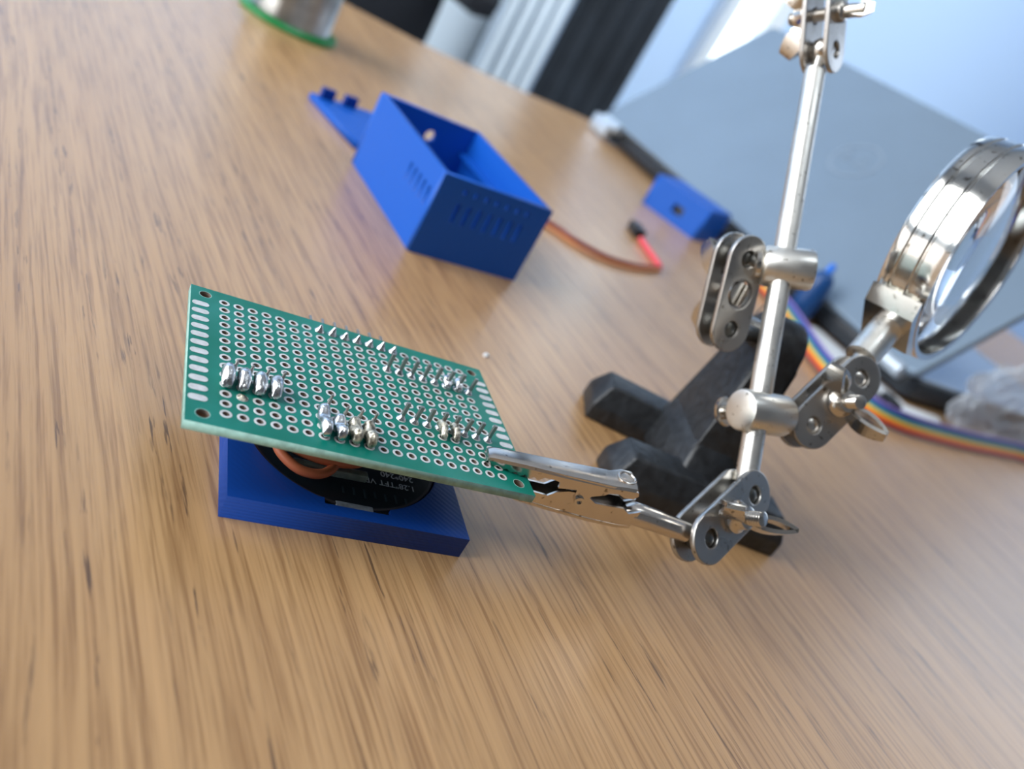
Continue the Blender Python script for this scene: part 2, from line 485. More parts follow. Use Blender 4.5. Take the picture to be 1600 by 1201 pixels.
r = link('partition_board', MB().box((600, 1290, -90), (190, 20, 900), bev=4).mesh(), M['slat'])
tag(r, 'plain pale panel between the dark chair and the vertical slats', 'panel')
ch = empty('office_chair', (480, 1130, -750))
def cushion(c, size, rot=None, bev=18):
    return MB().box(c, size, rot, bev=bev).mesh()
link('backrest', cushion((428, 1150, 130), (225, 60, 480), bev=28), M['chair'], ch, smooth=50)
link('armrest', cushion((526, 1085, 14), (52, 180, 52), bev=24), M['chair'], ch, smooth=50)
link('seat', cushion((470, 960, -260), (380, 380, 80), bev=28), M['chair'], ch, smooth=50)
link('arm_post', MB().cyl((526, 1150, -260), (526, 1150, 0), 13).mesh(), M['chair'], ch, smooth=50)
link('column', MB().cyl((470, 980, -700), (470, 980, -290), 22).mesh(), M['chair'], ch, smooth=50)
leg = MB()
for k in range(5):
    a = 2 * math.pi * k / 5; leg.cyl((470, 980, -690), (470 + 230 * math.cos(a), 980 + 230 * math.sin(a), -720), 18, 14)
link('star_base', leg.mesh(), M['chair'], ch, smooth=50)
tag(ch, 'dark chair with rounded armrest standing beyond the far table edge', 'chair')

# solder spool
sp = empty('solder_spool', (140, 453, 0))
def spool_part(n, prof, mat, sm=40): return link(n, MB().revolve((140, 453, 0), (0, 0, 1), prof, 64, cap=True).mesh(), mat, sp, smooth=sm)
spool_part('flange', [(25.2, 0), (26, .6), (26, 2.2), (25.4, 2.8), (22, 2.9), (21, 3)], M['green_plastic'])
spool_part('flange', [(21, 44), (25.4, 44.2), (26, 44.8), (26, 46.4), (25.2, 47)], M['green_plastic'])
prof = [(20.0, 3.02)]
zz = 3.02
while zz < 43.5:
    prof += [(21.3, zz + .5), (20.7, zz + 1.0)]; zz += 1.0
spool_part('wound_solder_wire', prof + [(20, 43.98)], M['solder_wire'], 80)
tag(sp, 'green flanged spool of silvery solder wire at the top left of the table', 'spool')

# ---------------------------------------------------------------- blue printed parts
def walled_box(name, w, l, h, holes, mat, parent, t=2.0):
    """open box at local origin, walls as plates. holes: dict side->list of outlines in (u, z)"""
    mb = MB(); e = 0.0
    I = Matrix
    ft = Matrix(((1, 0, 0, 0), (0, 0, 1, t / 2), (0, 1, 0, 0), (0, 0, 0, 1)))
    bk = Matrix(((1, 0, 0, 0), (0, 0, 1, l - t / 2), (0, 1, 0, 0), (0, 0, 0, 1)))
    lf = Matrix(((0, 0, 1, t / 2), (1, 0, 0, 0), (0, 1, 0, 0), (0, 0, 0, 1)))
    rt = Matrix(((0, 0, 1, w - t / 2), (1, 0, 0, 0), (0, 1, 0, 0), (0, 0, 0, 1)))
    for side, m, ln in (('front', ft, w), ('back', bk, w), ('left', lf, l), ('right', rt, l)):
        a = t if side in ('left', 'right') else 0
        mb.add_mesh(plate([rect(a, 0, ln - a, h)] + holes.get(side, []), t), m)
    mb.box((w / 2, l / 2, t / 2), (w - .02, l - .02, t))
    me = mb.mesh(); bmesh_weld(me)
    return link(name, me, mat, parent, world=False)
def bmesh_weld(me):
    bm = bmesh.new(); bm.from_mesh(me); bmesh.ops.remove_doubles(bm, verts=bm.verts[:], dist=1e-4)
    bmesh.ops.recalc_face_normals(bm, faces=bm.faces[:]); bm.to_mesh(me); bm.free()
def slot(u, z0, z1, w): return rect(u - w / 2, z0, u + w / 2, z1)
bx = empty('project_box', (122.2, 208.9, 0))
walled_box('shell', 42.4, 64.1, 27.6, {
    'left': [slot(5.2 + i * 4.15, 14.2, 20.6, 1.7) for i in range(5)],
    'front': [slot(9.2 + i * 4.1, 13 + .0 * i, 19.8, 1.5) for i in range(7)] + [slot(9.2 + i * 4.1, 22.6, 24.6, 1.5) for i in range(7)],
    'back': [circle(23.3, 19.6, 2.2, 16)]}, M['blue'], bx)
link('inner_ledge', MB().box((38.6, 32, 18.0), (3.4, 56, 1.2)).mesh(), M['blue'], bx, world=False)
tag(bx, 'open blue printed box with vent slots, largest of the blue printed parts', 'box')

ld = empty('box_lid', (127.8, 288.6, 0), math.radians(10))
lid = plate([[(-.3, 0), (50, 0), (50, 43), (-.3, 43)]], 3, .3)
mb = MB().add_mesh(lid, T((0, 0, 1.5)))
link('plate', mb.mesh(), M['blue'], ld, world=False)
for i, x in enumerate((5.5, 16.5)):
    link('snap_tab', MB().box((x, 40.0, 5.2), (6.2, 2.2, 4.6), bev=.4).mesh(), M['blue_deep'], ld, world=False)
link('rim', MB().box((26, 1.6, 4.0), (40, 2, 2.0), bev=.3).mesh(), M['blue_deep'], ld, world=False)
tag(ld, 'flat blue printed lid with two upright tabs, lying behind the open blue box', 'lid')

sb = empty('small_enclosure', (375.8, 343.0, 0), math.radians(22))
walled_box('shell', 34, 43, 19, {'left': [rect(15.5, 6.2, 23.5, 11.8)]}, M['blue'], sb)
link('cover', MB().box((17, 21.5, 19.8), (34, 43, 1.6), bev=.3).mesh(), M['blue'], sb, world=False)
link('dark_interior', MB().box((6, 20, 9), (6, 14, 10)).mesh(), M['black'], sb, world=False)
tag(sb, 'closed blue printed case with a dark port hole, against the laptop', 'case')

# display holder (bezel face down) + round display module
FR = math.radians(-10.05)
fr = empty('display_holder', (90.48, 0, 0))
fr.location = V((43.75, 90.48, 0)) * S
fr.rotation_euler = (0, 0, FR)
W_ = 42.95; Hh = 4.5; cx = cy = 21.8; cx = 21.6
hole = circle(cx, cy, 19.0, 72)
nb = [(16.0, 2.55), (28.0, 2.55)]
# outline of the recess: circle with a rectangular notch at the near side
ring = []
for i in range(96):
    a = -math.pi / 2 + 2 * math.pi * (i + .5) / 96
    x, y = cx + 19.0 * math.cos(a), cy + 19.0 * math.sin(a)
    if y < 6 and 16.0 < x < 28.0: continue
    ring.append((x, y))
ring = ring + [(16.0, 3.9), (16.0, 2.5), (28.0, 2.5), (28.0, 3.9)]
ring = sorted(ring[:-4], key=lambda p: math.atan2(p[1] - cy, p[0] - cx) if math.atan2(p[1] - cy, p[0] - cx) > -math.pi / 2 + math.atan2(6.4, 18) * 1.0 - 0 else math.atan2(p[1] - cy, p[0] - cx) + 2 * math.pi) + ring[-4:]
mb = MB()
mb.add_mesh(plate([rect(0, 0, W_, 43), ring], 3.4, .0), T((0, 0, Hh - 1.7)))
mb.add_mesh(plate([rect(0, 0, W_, 43), circle(cx, cy, 16.2, 64)], 1.1), T((0, 0, .56)))
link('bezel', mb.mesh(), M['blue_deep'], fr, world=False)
tag(fr, 'square blue printed holder lying flat under the green board', 'holder')
dm = empty('round_display_module', (43.75, 90.48, 1.2))
dm.rotation_euler = (0, 0, FR)
link('display_board', MB().revolve((cx, cy, 0.05), (0, 0, 1), [(18.3, 0), (18.7, .2), (18.7, 2.3), (18.5, 2.5)], 96).mesh(), M['display_black'], dm, world=False, smooth=40)
link('rim_ring', MB().revolve((cx, cy, 2.55), (0, 0, 1), [(18.6, 0), (18.6, .25), (18.1, .25), (18.1, 0)], 96, cap=False).mesh(), simple('dark_rim', (0.05, 0.045, 0.05), .3), dm, world=False, smooth=40)
link('foam_tab', MB().box((21.6, 3.55, 2.5), (6.8, 1.5, .7), bev=.15).mesh(), M['foam'], dm, world=False)
link('solder_tail', MB().box((27.2, 3.9, 2.3), (3.2, 1.0, .5), bev=.1).box((17.0, 3.9, 2.3), (1.4, 1.0, .5), bev=.1).mesh(), M['black'], dm, world=False)
link('pin_connector', MB().box((17.2, 9.9, 4.3), (13.6, 1.5, 1.5), rot=Matrix.Rotation(math.radians(1.5), 3, 'Z'), bev=.25).mesh(), M['conn'], dm, world=False)
tm = MB()
RZ = Matrix.Rotation(math.pi, 3, 'Z')
tm.add_mesh(text_mesh('1.28"TFT VER', 1.95), T((34.6, 12.2, 2.62), RZ))
tm.add_mesh(text_mesh('240*240', 1.95), T((34.6, 14.7, 2.62), RZ))
link('printed_text', tm.mesh(), M['silk'], dm, world=False)['label'] = 'grey lettering 1.28"TFT VER 240*240'
mb = MB()
for i in range(7):
    mb.box((20 + i * 2.0, 7.6 + .15 * (i % 2), 2.62), (.35, 1.6 + .3 * (i % 3), .06))
link('trace_marks', mb.mesh(), simple('dark_trace', (0.03, 0.05, 0.06), .35), dm, world=False)
w = MB().tube(smooth_path([(6.2, 17, 5.6), (7.0, 13.6, 5.7), (8.2, 9.9, 5.6), (11.2, 7.1, 5.4), (14.8, 7.1, 5.4), (17.4, 9.6, 5.6), (18.6, 13.6, 5.9), (19.2, 18, 6.2)]), .85, 12)
link('orange_wire', w.mesh(), M['orange'], dm, world=False, smooth=60)
w = MB().tube(smooth_path([(7.5, 13.4, 6.2), (11, 11.0, 6.2), (16, 9.9, 6.2), (21.5, 10.9, 6.2), (25, 14.5, 6.2)]), .85, 12)
link('orange_wire', w.mesh(), M['orange'], dm, world=False, smooth=60)
tag(dm, 'round black display board seen from behind, seated in the blue holder', 'display')

# ---------------------------------------------------------------- perforated board
pb = bpy.data.objects.new('perforated_board', None); COL.objects.link(pb); pb.empty_display_size = .01
Ux, Uy, Un = V((0.98593077, -0.16714545, -0.00170605)), V((-0.16707647, -0.98573239, 0.02042335)), V((0.00509538, 0.01985097, 0.99978997))
Um = Matrix((Ux, -Uy, Un)).transposed()     # local x along columns, local y away from the camera, z up
pb.location = V((45.7136, 127.1147, 16.3437)) * S
pb.rotation_euler = Um.to_euler()
PT = 2.54
def hp(c, r, z=0): return V(((c - 1) * PT, -(r - 1) * PT, z))
outl = rect(-5.87, -36.51, 54.13, 3.49)
holes = [circle((c - 1) * PT, -(r - 1) * PT, .56, 14) for c in range(1, 21) for r in range(1, 15)]
mh = [circle((c - 1) * PT, -(r - 1) * PT, 1.02, 24) for c, r in ((-.32, .56), (-.32, 14.44), (21.25, .6), (21.25, 14.35))]
mb = MB()
mb.add_mesh(plate([outl] + holes + mh, 1.6), T((0, 0, -.8)))
bmesh.ops.remove_doubles(mb.bm, verts=mb.bm.verts[:], dist=1e-4)
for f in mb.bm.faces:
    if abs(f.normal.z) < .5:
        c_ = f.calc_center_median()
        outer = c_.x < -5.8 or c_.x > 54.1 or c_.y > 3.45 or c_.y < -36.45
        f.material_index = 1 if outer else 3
def ringpad(c, r, ro, ri, z=.0, th=.05, n=24):
    p = hp(c, r, z - .02)
    mb.mi = 2
    mb.revolve(p, (0, 0, 1), [(ri, 0), (ri, th + .02), (ro - .04, th + .02), (ro, th - .01), (ro, 0)], n, cap=False)
for c in range(1, 21):
    for r in range(1, 15): ringpad(c, r, .93, .555)
for c, r in ((-.32, .56), (-.32, 14.44), (21.25, .6), (21.25, 14.35)):
    mb.mi = 1; p = hp(c, r, -.02)
    mb.revolve(p, (0, 0, 1), [(1.02, 0), (1.02, .03), (1.12, .03), (1.12, 0)], 28, cap=False)
mb.mi = 2
for r in range(2, 14):
    for c in (-.62, 21.62):
        mb.prism([(x * 1 , y) for x, y in stadium(.72, .74, 8)], T(hp(c, r, 0)), -.01, .05)
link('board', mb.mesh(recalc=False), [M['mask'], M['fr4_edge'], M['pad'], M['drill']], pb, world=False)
# solder on pads
def cone_joint(c, r, h=1.35, rad=.95, lean=(0, 0)):
    m = MB()
    prof = [(rad, .03), (rad * .92, .18), (rad * .62, h * .42), (rad * .34, h * .75), (rad * .16, h), (0, h * 1.02)]
    m.revolve(hp(c, r), V((lean[0], lean[1], 1)), prof, 16)
    return m
for i, c in enumerate(range(8, 15)):
    link('solder_joint', cone_joint(c, 1, 1.5 + .12 * math.sin(c * 3), .98, (random.uniform(-.1, .15), random.uniform(-.1, .1))).mesh(jitter=.05), M['solder'], pb, world=False, smooth=70)
def pin(c, r, h):
    m = MB(); lx, ly = random.uniform(-.03, .05), random.uniform(-.05, .03)
    p = hp(c, r); R = frame((lx, ly, 1), (1, 0, 0))
    m.box(p + V((lx, ly, 1)) * (h / 2 - .8), (.66, .66, h + 1.6), R, bev=.09)
    link('header_pin', m.mesh(), M['pin'], pb, world=False)
    j = MB(); j.revolve(p, (0, 0, 1), [(.92, .03), (.88, .16), (.6, .45), (.40, .85), (.34, .9)], 16)
    link('solder_joint', j.mesh(jitter=.035), M['solder'], pb, world=False, smooth=70)
for c in range(13, 21): pin(c, 3.85 if c < 20 else 4.0, 3.75); 
for c in range(13, 21): pin(c, 9.95, 3.6)
# tall blobs bridging two or three pads
def blob(c, r0, r1, h, w=.95, mat='solder', lean=0.0, two=False):
    bm = MB()
    n = 9; rows = []
    y0, y1 = -(r0 - 1) * PT, -(r1 - 1) * PT
    F = []
    for i in range(n):
        t = i / (n - 1)
        y = y0 + (y1 - y0) * t
        ph = math.sin(math.pi * min(1, max(0, t * .96 + .02)))
        hh = h * (.35 + .65 * ph ** .6) * (1.0 - .28 * t) if not two else h * (.45 + .55 * abs(math.cos(math.pi * t * 1.1))) * (ph ** .25)
        ww = w * (.45 + .55 * ph ** .5)
        ring_ = []
        for k in range(14):
            a = 2 * math.pi * k / 14
            ring_.append(V(((c - 1) * PT + ww * math.cos(a) + lean * hh * .2, y + .12 * math.sin(3 * t + k), hh * .5 + (hh * .5 - .02) * math.sin(a) + .02)))
        F.append([bm.bm.verts.new(p) for p in ring_])
    for a, b_ in zip(F, F[1:]):
        for k in range(14): j = (k + 1) % 14; bm.bm.faces.new((a[k], a[j], b_[j], b_[k]))
    bm.bm.faces.new(list(reversed(F[0]))); bm.bm.faces.new(F[-1])
    # drawn-up tip
    me = bm.mesh(jitter=.11)
    o_ = link('solder_blob', me, M[mat], pb, world=False, smooth=80)
    md = o_.modifiers.new('round', 'SUBSURF'); md.levels = 1; md.render_levels = 2
    return o_
for c, h in ((1, 3.3), (2, 3.0), (3, 3.1), (4, 3.2)):
    blob(c, 9.6, 11.55, h + .1, 1.13)
for c, r0, h, m_ in ((7, 11.3, 2.7, 'solder'), (8, 12.1, 2.5, 'solder'), (9, 12.1, 2.8, 'flux'), (10, 12.1, 2.7, 'flux')):
    blob(c, r0, 14.35, h + .6, 1.12, m_, two=True)
for c in (16, 17): blob(c, 9.5, 11.3, 2.6, .85, 'flux')
for c in (18, 19): blob(c, 3.0, 4.4, 2.3, .9, 'solder')
link('solder_blob', cone_joint(2, 12, .5, .85).mesh(jitter=.12), M['flux'], pb, world=False, smooth=80)
for c, r, h in ((7, 11.2, 3.1), (8, 12.0, 2.9), (9, 12.0, 3.0), (10, 12.0, 3.0), (1, 9.9, 2.9), (2, 9.9, 2.7), (3, 9.9, 2.8), (4, 9.9, 2.9)):
    j = MB(); j.cyl(hp(c + .35, r, 0), hp(c + .42, r - .15, h), .42, .22, 10); link('component_lead', j.mesh(), M['pin'], pb, world=False, smooth=60)
# underneath: angled header row, sockets and the module they carry
hd = MB().box(hp(11, 1, -3.0) + V((0, 1.0, 0)), (18.2, 2.5, 2.5), bev=.2)
link('angled_header', hd.mesh(), M['black'], pb, world=False)
for c in range(8, 15):
    link('angled_pin', MB().box(hp(c, 1, -3.0) + V((.0, 6.0, 0.5)), (.5, 7.4, .5), bev=.1).box(hp(c, 1, -1.9), (.5, .5, 2.4)).mesh(), M['pin'], pb, world=False)
for r in (4, 10):
    link('socket_strip', MB().box(hp(16.5, r, -3.9), (20.6, 2.5, 4.4), bev=.2).mesh(), M['black'], pb, world=False)
link('carried_module', MB().box(hp(15.2, 7.2, -6.4), (27, 24, 1.2), bev=.2).mesh(), M['display_black'], pb, world=False)
link('module_shield', MB().box(hp(14.4, 7, -7.7), (12, 12, 1.6), bev=.3).mesh(), M['nickel_dull'], pb, world=False)
link('lower_module', MB().box(hp(5.6, 6.0, -4.4), (24, 26, 1.2), bev=.2).mesh(), M['display_black'], pb, world=False)
tag(pb, 'green perforated circuit board with soldered pins, held by the crocodile clip', 'circuit board')

# ---------------------------------------------------------------- helping hand
hhd = empty('helping_hand', (172, 117, 0))
HH = hhd
A1, A0 = V((163.2, 149.2, 104.4)), V((145.2, 79.6, 22.4))
rd = (A1 - A0).normalized()
RA, RB = V((145.1, 80.6, 23.5)), V((131.9, 74.6, 16.4))

# cast iron base: two feet bars, bridge, post
def leg_prism(p, q, wb, wt, h, ch=2.2):
    p, q = V(p), V(q); d = (q - p).normalized(); s = V((-d.y, d.x, 0)); pts = []
    for e, sg in ((p, 1), (q, -1)):
        for k in (-1, 1):
            pts += [e + s * k * wb / 2, e + s * k * wb / 2 + V((0, 0, h * .45)), e + d * sg * ch + s * k * wt / 2 + V((0, 0, h))]
    return MB().hull(pts)
iron = M['iron']
def iron_part(n, mb, bev=.7):
    bmesh.ops.dissolve_limit(mb.bm, angle_limit=.02, verts=mb.bm.verts[:], edges=mb.bm.edges[:])
    bmesh.ops.bevel(mb.bm, geom=mb.bm.edges[:], offset=bev, segments=2, affect='EDGES', profile=.5)
    return link(n, mb.mesh(), iron, HH, smooth=50)
iron_part('foot_bar', leg_prism((153.4, 140.2, 0), (192, 118, 0), 14, 9.5, 11, 3))
iron_part('foot_bar', leg_prism((139.5, 110.0, 0), (186.5, 90.6, 0), 13, 9, 11, 3))
post = MB()
d_ = V((.90, -.43, 0)).normalized(); s_ = V((.43, .90, 0)).normalized()
C0 = V((168.5, 113.5, 0))
def sec(c, a, b_, z): return [c + d_ * i * a / 2 + s_ * j * b_ / 2 + V((0, 0, z)) for i in (-1, 1) for j in (-1, 1)]
post.hull(sec(C0, 17, 32, 2) + sec(C0, 14, 30, 10) + sec(C0 + V((.5, .5, 0)), 11.5, 22, 18))
iron_part('bridge', post, 1.2)
post = MB()
post.hull(sec(C0, 13.5, 26, 9) + sec(V((171.0, 114.8, 0)), 11, 19, 26) + sec(V((172.5, 115.6, 0)), 10.0, 17, 38) +
          [V((173.6, 116.4, 41.5)) + d_ * i * 4.8 + (s_ * math.cos(a) + V((0, 0, 1)) * math.sin(a)) * 9.2 for i in (-1, 1) for a in [math.pi * k / 10 for k in range(11)]])
iron_part('post', post, .9)

# cross rod
link('cross_rod', MB().cyl(A0 + rd * 4, A1 - rd * 5, 2.45, seg=40, bev=.3).mesh(), M['satin'], HH, smooth=40)

def hh(n, mb, mat='nickel', parent=None, sm=40): return link(n, mb.mesh(), M[mat], parent or HH, smooth=sm)

M['dark_ball'] = nickel('dark_steel_ball', (0.16, 0.16, 0.15), 0.35, .2)
def ball_stud(ball, to, r=3.0, rs=1.7):
    m = MB(); ball, to = V(ball), V(to)
    m.revolve(ball, (0, 0, 1), [(0 if abs(a) > 89 else r * math.cos(math.radians(a)), r * math.sin(math.radians(a))) for a in range(-90, 91, 15)], 24)
    m.cyl(ball, to, rs, rs, 16)
    return m

def joint(A, B, n, wing_side=1, wings=((1, 0, 0), (-1, 0, 0)), gap=3.9, hl=None, mid_slot=False, bolt_ext=6.5, wing_rot=0.0, wing_len=1.0, thumb=False):
    A, B, n = V(A), V(B), V(n).normalized()
    C = (A + B) / 2; L = (A - B).normalized(); n = (n - L * n.dot(L)).normalized(); w = n.cross(L)
    hs = (A - B).length / 2
    R = Matrix((L, w, n)).transposed()
    for k in (1, -1):
        outl = stadium(hs, 5.3, 14)
        me = plate([outl, circle(hs, 0, 1.9, 24), circle(-hs, 0, 1.9, 24), circle(0, 0, 3.3 if mid_slot and k == 1 else 1.9, 24)], 1.25, .28)
        m = MB().add_mesh(me, T(C + n * k * (gap / 2 + .62), R))
        link('joint_plate', m.mesh(), M['nickel_dull'], HH, smooth=30)
    # bolt with thread
    s = wing_side; prof = []
    t0 = -(gap / 2 + 1.25 + 1.6); t1 = gap / 2 + 1.25 + bolt_ext
    prof = [(0, t0 - .2), (2.0, t0), (2.5, t0 + .5), (2.5, t0 + 1.6), (1.45, t0 + 1.6)]
    t = t0 + 2
    while t < t1 - .4: prof += [(1.28, t), (1.52, t + .3)]; t += .6
    prof += [(1.3, t1), (0, t1)]
    if mid_slot: prof = [(0, -.8), (1.45, -.8)] + prof[5:]
    b_ = MB().revolve(C, n * s, prof, 20, cap=False)
    hh('bolt', b_, 'nickel', sm=35)
    # wing nut
    base = gap / 2 + 1.25 + .05; N = n * s
    wn = MB().revolve(C, N, [(3.3, base), (3.4, base + .8), (2.6, base + 1.4), (2.3, base + 3.4), (1.6, base + 3.6)], 24, cap=True)
    for k in (0, 1):
        a = wing_rot + math.pi * k
        d = L * math.cos(a) + w * math.sin(a); side = N.cross(d)
        X = Matrix((d, N, side)).transposed()
        # folded ear: a cupped loop made of two bowed strips meeting at the tip
        for sg in (-1, 1):
            path = []
            for i in range(13):
                u = i / 12
                path.append((2.0 + (6.2 * wing_len) * u, .9 + 5.2 * u ** 1.25 * wing_len, sg * (1.25 * max(0.0, math.sin(math.pi * u)) ** .8)))
            for (p0, p1) in zip(path, path[1:]):
                hw0, hw1 = 1.7 + .9 * math.sin(math.pi * path.index(p0) / 12), 1.7 + .9 * math.sin(math.pi * path.index(p1) / 12)
                up_ = V((-.62, .78, 0))
                P4 = []
                for pt, hw in ((p0, hw0), (p1, hw1)):
                    for q in (-hw, hw):
                        for th in (-.42, .42): P4.append(V(pt) + up_ * q + V((0, 0, th)))
                wn.hull([C + X @ (v_) + N * base for v_ in P4])
    hh('wing_nut', wn, 'nickel', sm=50)
    return C, L, n

nl = (0.4 , -0.8, 0.4)
FWDv, RTv, DNv = FWD, RIGHT, DOWN
def cdir(a, b_, c): return (RIGHT * a + DOWN * b_ + FWD * c).normalized()
joint(RA, RB, cdir(.72, -.12, -.66), 1, wing_rot=-.8, bolt_ext=7.0, wing_len=1.3)
hh('ball_end', mat='dark_ball', mb=ball_stud(RA, RA + rd * 6, 3.0, 1.6))
# joint holding the stand: slide clamp -> plates -> post
S1 = V((154.1, 113.6, 62.6)); B1, B2 = V((150.2, 123.5, 58.3)), V((152.7, 117.5, 43.2))
B1 = V((149.2, 118.3, 59.6)); B2 = V((151.5, 112.8, 44.6))
def cylinder_clamp(c, ax, length, r, off=0.0):
    ax = V(ax).normalized(); c = V(c)
    m = MB().revolve(c - ax * (length / 2 - off), ax, [(0, 0), (r - 1.1, 0), (r - .3, .25), (r, .9), (r, length - .9), (r - .3, length - .25), (r - 1.1, length), (0, length)], 40, cap=False)
    return m
def pxp(px, py, d): return V((0, 0, 91.22)) + (RIGHT * (px - 800) / 1267 + DOWN * (py - 600.5) / 1267 + FWD) * d
PX = None
ax1 = cdir(.97, .12, -.12)
hh('slide_clamp', cylinder_clamp(S1 + ax1 * 1.0, ax1, 11.5, 4.6), 'satin')
b1, b2 = V((150.6, 118.2, 59.0)), V((153.0, 112.9, 44.2))
JOINTS = {}
b1 = V((147.3, 119.9, 59.6)); b2 = V((149.5, 114.0, 44.8))
joint(b1, b2, cdir(.43, .27, -.86), -1, wing_rot=.12, mid_slot=True, bolt_ext=4.5, wing_len=1.3)
hh('ball_end', mat='dark_ball', mb=ball_stud(b1, S1 - ax1 * 4.0, 3.0, 1.9))
hh('clamp_collar', MB().cyl(S1 - ax1 * 6.6, S1 - ax1 * 4.6, 3.4, 3.4, 28, bev=.5))
hd_ = V((173.0, 115.5, 44.0))
hh('ball_end', mat='dark_ball', mb=ball_stud(b2, hd_ - d_ * 3, 3.0, 1.9))
hh('stud_collar', MB().cyl(hd_ - d_ * 11 , hd_ - d_ * 5, 3.0, 3.3, 24, bev=.5))
# slotted screw head shown through the middle hole of that joint
C1 = (b1 + b2) / 2; n1 = cdir(.43, .27, -.86)
sl_ = (cdir(.45, -.85, 0) - n1 * cdir(.45, -.85, 0).dot(n1)).normalized(); sw_ = n1.cross(sl_)
ss = MB()
for sg in (-1, 1):
    arc = [(2.75 * math.cos(t_), sg * max(.42, 2.75 * math.sin(t_))) for t_ in [.153 + (math.pi - .306) * i / 14 for i in range(15)]]
    ss.prism(arc, Matrix((sl_, sw_, n1)).transposed().to_4x4(), 1.6, 3.2, bev=.2)
for v_ in ss.bm.verts: v_.co += C1
ss.revolve(C1, n1, [(0, 1.4), (2.75, 1.4), (2.75, 2.3), (0, 2.3)], 28, cap=False)
hh('slotted_screw', ss)
# slide clamp carrying the magnifier
S2 = V((148.5, 92.1, 37.1)); ax2 = cdir(.85, .13, .5)
hh('slide_clamp', cylinder_clamp(S2, ax2, 13.5, 4.6, 1.4), 'satin')
kn = MB().cyl(S2 - cdir(.55, -.25, -.0) * 2 + cdir(-.4, 0, .9) * 2.2, S2 + cdir(-.62, 0, .78) * 8.6, 1.6, 1.6, 14).cyl(S2 + cdir(-.62, 0, .78) * 7.8, S2 + cdir(-.62, 0, .78) * 9.4, 3.4, 3.2, 24, bev=.4)
hh('clamp_screw', kn)
m1, m2 = V((162.1, 89.2, 37.8)), V((172.9, 93.4, 50.4))
mid = (m1 + m2) / 2; dm_ = (m2 - m1).normalized(); m1, m2 = mid - dm_ * 8.2, mid + dm_ * 8.2
joint(m1, m2, cdir(.3, 0, -.95), 1, wing_rot=1.57, bolt_ext=7, wing_len=1.25)
hh('ball_end', ball_stud(m1, S2 + ax2 * 8, 3.0, 1.8))
# top joint
t1 = pxp(1284, 80, 193.5); t2 = t1 + cdir(0, -.97, -.2) * 16.4
joint(t1, t2, cdir(.74, .16, -.65), -1, wing_rot=0.1, bolt_ext=5.0, gap=4.35)
hh('ball_end', ball_stud(t1, A1 - rd * 7, 3.0, 1.6))
hh('ball_end', ball_stud(t2, t2 + cdir(-.3, -.95, 0) * 8, 3.0, 1.8))
Ct = (t1 + t2) / 2; nt_ = cdir(.74, .16, -.65)
th = MB().cyl(Ct + nt_ * 3.2, Ct + nt_ * 9.5, 1.6, 1.5, 16).hull([Ct + nt_ * a + rd * b_ + cdir(0, 0, 1) * c_ for a, b_, c_ in ((5.5, -1.2, -1), (5.5, 1.2, -1), (5.5, -1.2, 1), (5.5, 1.2, 1), (9, -1.9, -.7), (9, 1.9, -.7), (9, -1.9, .7), (9, 1.9, .7), (11.2, -1.2, -.5), (11.2, 1.2, -.5), (11.2, -1.2, .5), (11.2, 1.2, .5))])
hh('thumb_screw', th)

# magnifier
m3, m4 = V((175.6, 96.6, 54.0)), V((184.2, 101.2, 62.6))
bd = (m4 - m3).normalized()
hh('ball_end', ball_stud(m2, m3 + bd * 2, 3.0, 2.4))
hh('magnifier_handle', MB().revolve(m3, bd, [(2.4, 0.6), (3.0, 0), (3.75, .25), (3.75, (m4 - m3).length + 1.2)], 32), 'satin')
RC, RAX, RR, RW = V((203.1, 103.0, 84.4)), V((0.208, -0.965, 0.157)).normalized(), 27.0, 11.9
F = frame(RAX, m4 - RC)
mg = MB(); seg = 120
prof = [(RR - 1.6, 0), (RR - .5, .25), (RR - .1, .3), (RR, -.6), (RR + .15, -1.6), (RR + .05, -4.0), (RR - .35, -4.4), (RR - .35, -4.7), (RR + .1, -5.1), (RR + .1, -8.2), (RR - .35, -8.6), (RR - .35, -8.9), (RR + .05, -9.3), (RR + .1, -RW + 1), (RR - .3, -RW), (RR - 1.6, -RW), (RR - 1.5, -RW + .6), (RR - .9, -RW + .8), (RR - .9, -.6), (RR - 1.6, -.6)]
rings = []
for i in range(seg):
    a = 2 * math.pi * i / seg; ca, sa = math.cos(a), math.sin(a)
    rings.append([mg.bm.verts.new(RC + F @ V((r_ * ca, r_ * sa, t_))) for r_, t_ in prof])
for i in range(seg):
    a, b_ = rings[i], rings[(i + 1) % seg]
    for k in range(len(prof)):
        j = (k + 1) % len(prof); mg.bm.faces.new((a[k], a[j], b_[j], b_[k]))
ringo = hh('magnifier_ring', mg, 'chrome', sm=30)
# folded bracket where the handle enters
u = F.col[0]; v = F.col[1]
br = MB()
br.hull([RC + u * (RR + a) + v * b_ + RAX * c_ for a, b_, c_ in ((-.6, -9.5, .1), (-.6, 9.5, .1), (-.6, -9.5, -RW - .1), (-.6, 9.5, -RW - .1), (2.4, -6.0, .1), (2.4, 6.0, .1), (2.4, -6.0, -RW - .1), (2.4, 6.0, -RW - .1))])
hh('ring_bracket', br, 'chrome', sm=25)
# lens: biconvex
lens = MB()
lr = RR - 1.0; cz = -RW / 2; sag = 3.6
lp = []
for i in range(13):
    q = i / 12; lp.append((lr * q, cz + 1.2 + sag * (1 - q * q)))
lp2 = [(r_, cz - (t_ - cz)) for r_, t_ in reversed(lp)]
lens.revolve(RC, RAX, lp + lp2, 96, cap=False)
lo = link('lens', lens.mesh(), M['glass'], ringo); shade(lo.data, 40); lo['label'] = 'clear round glass lens'

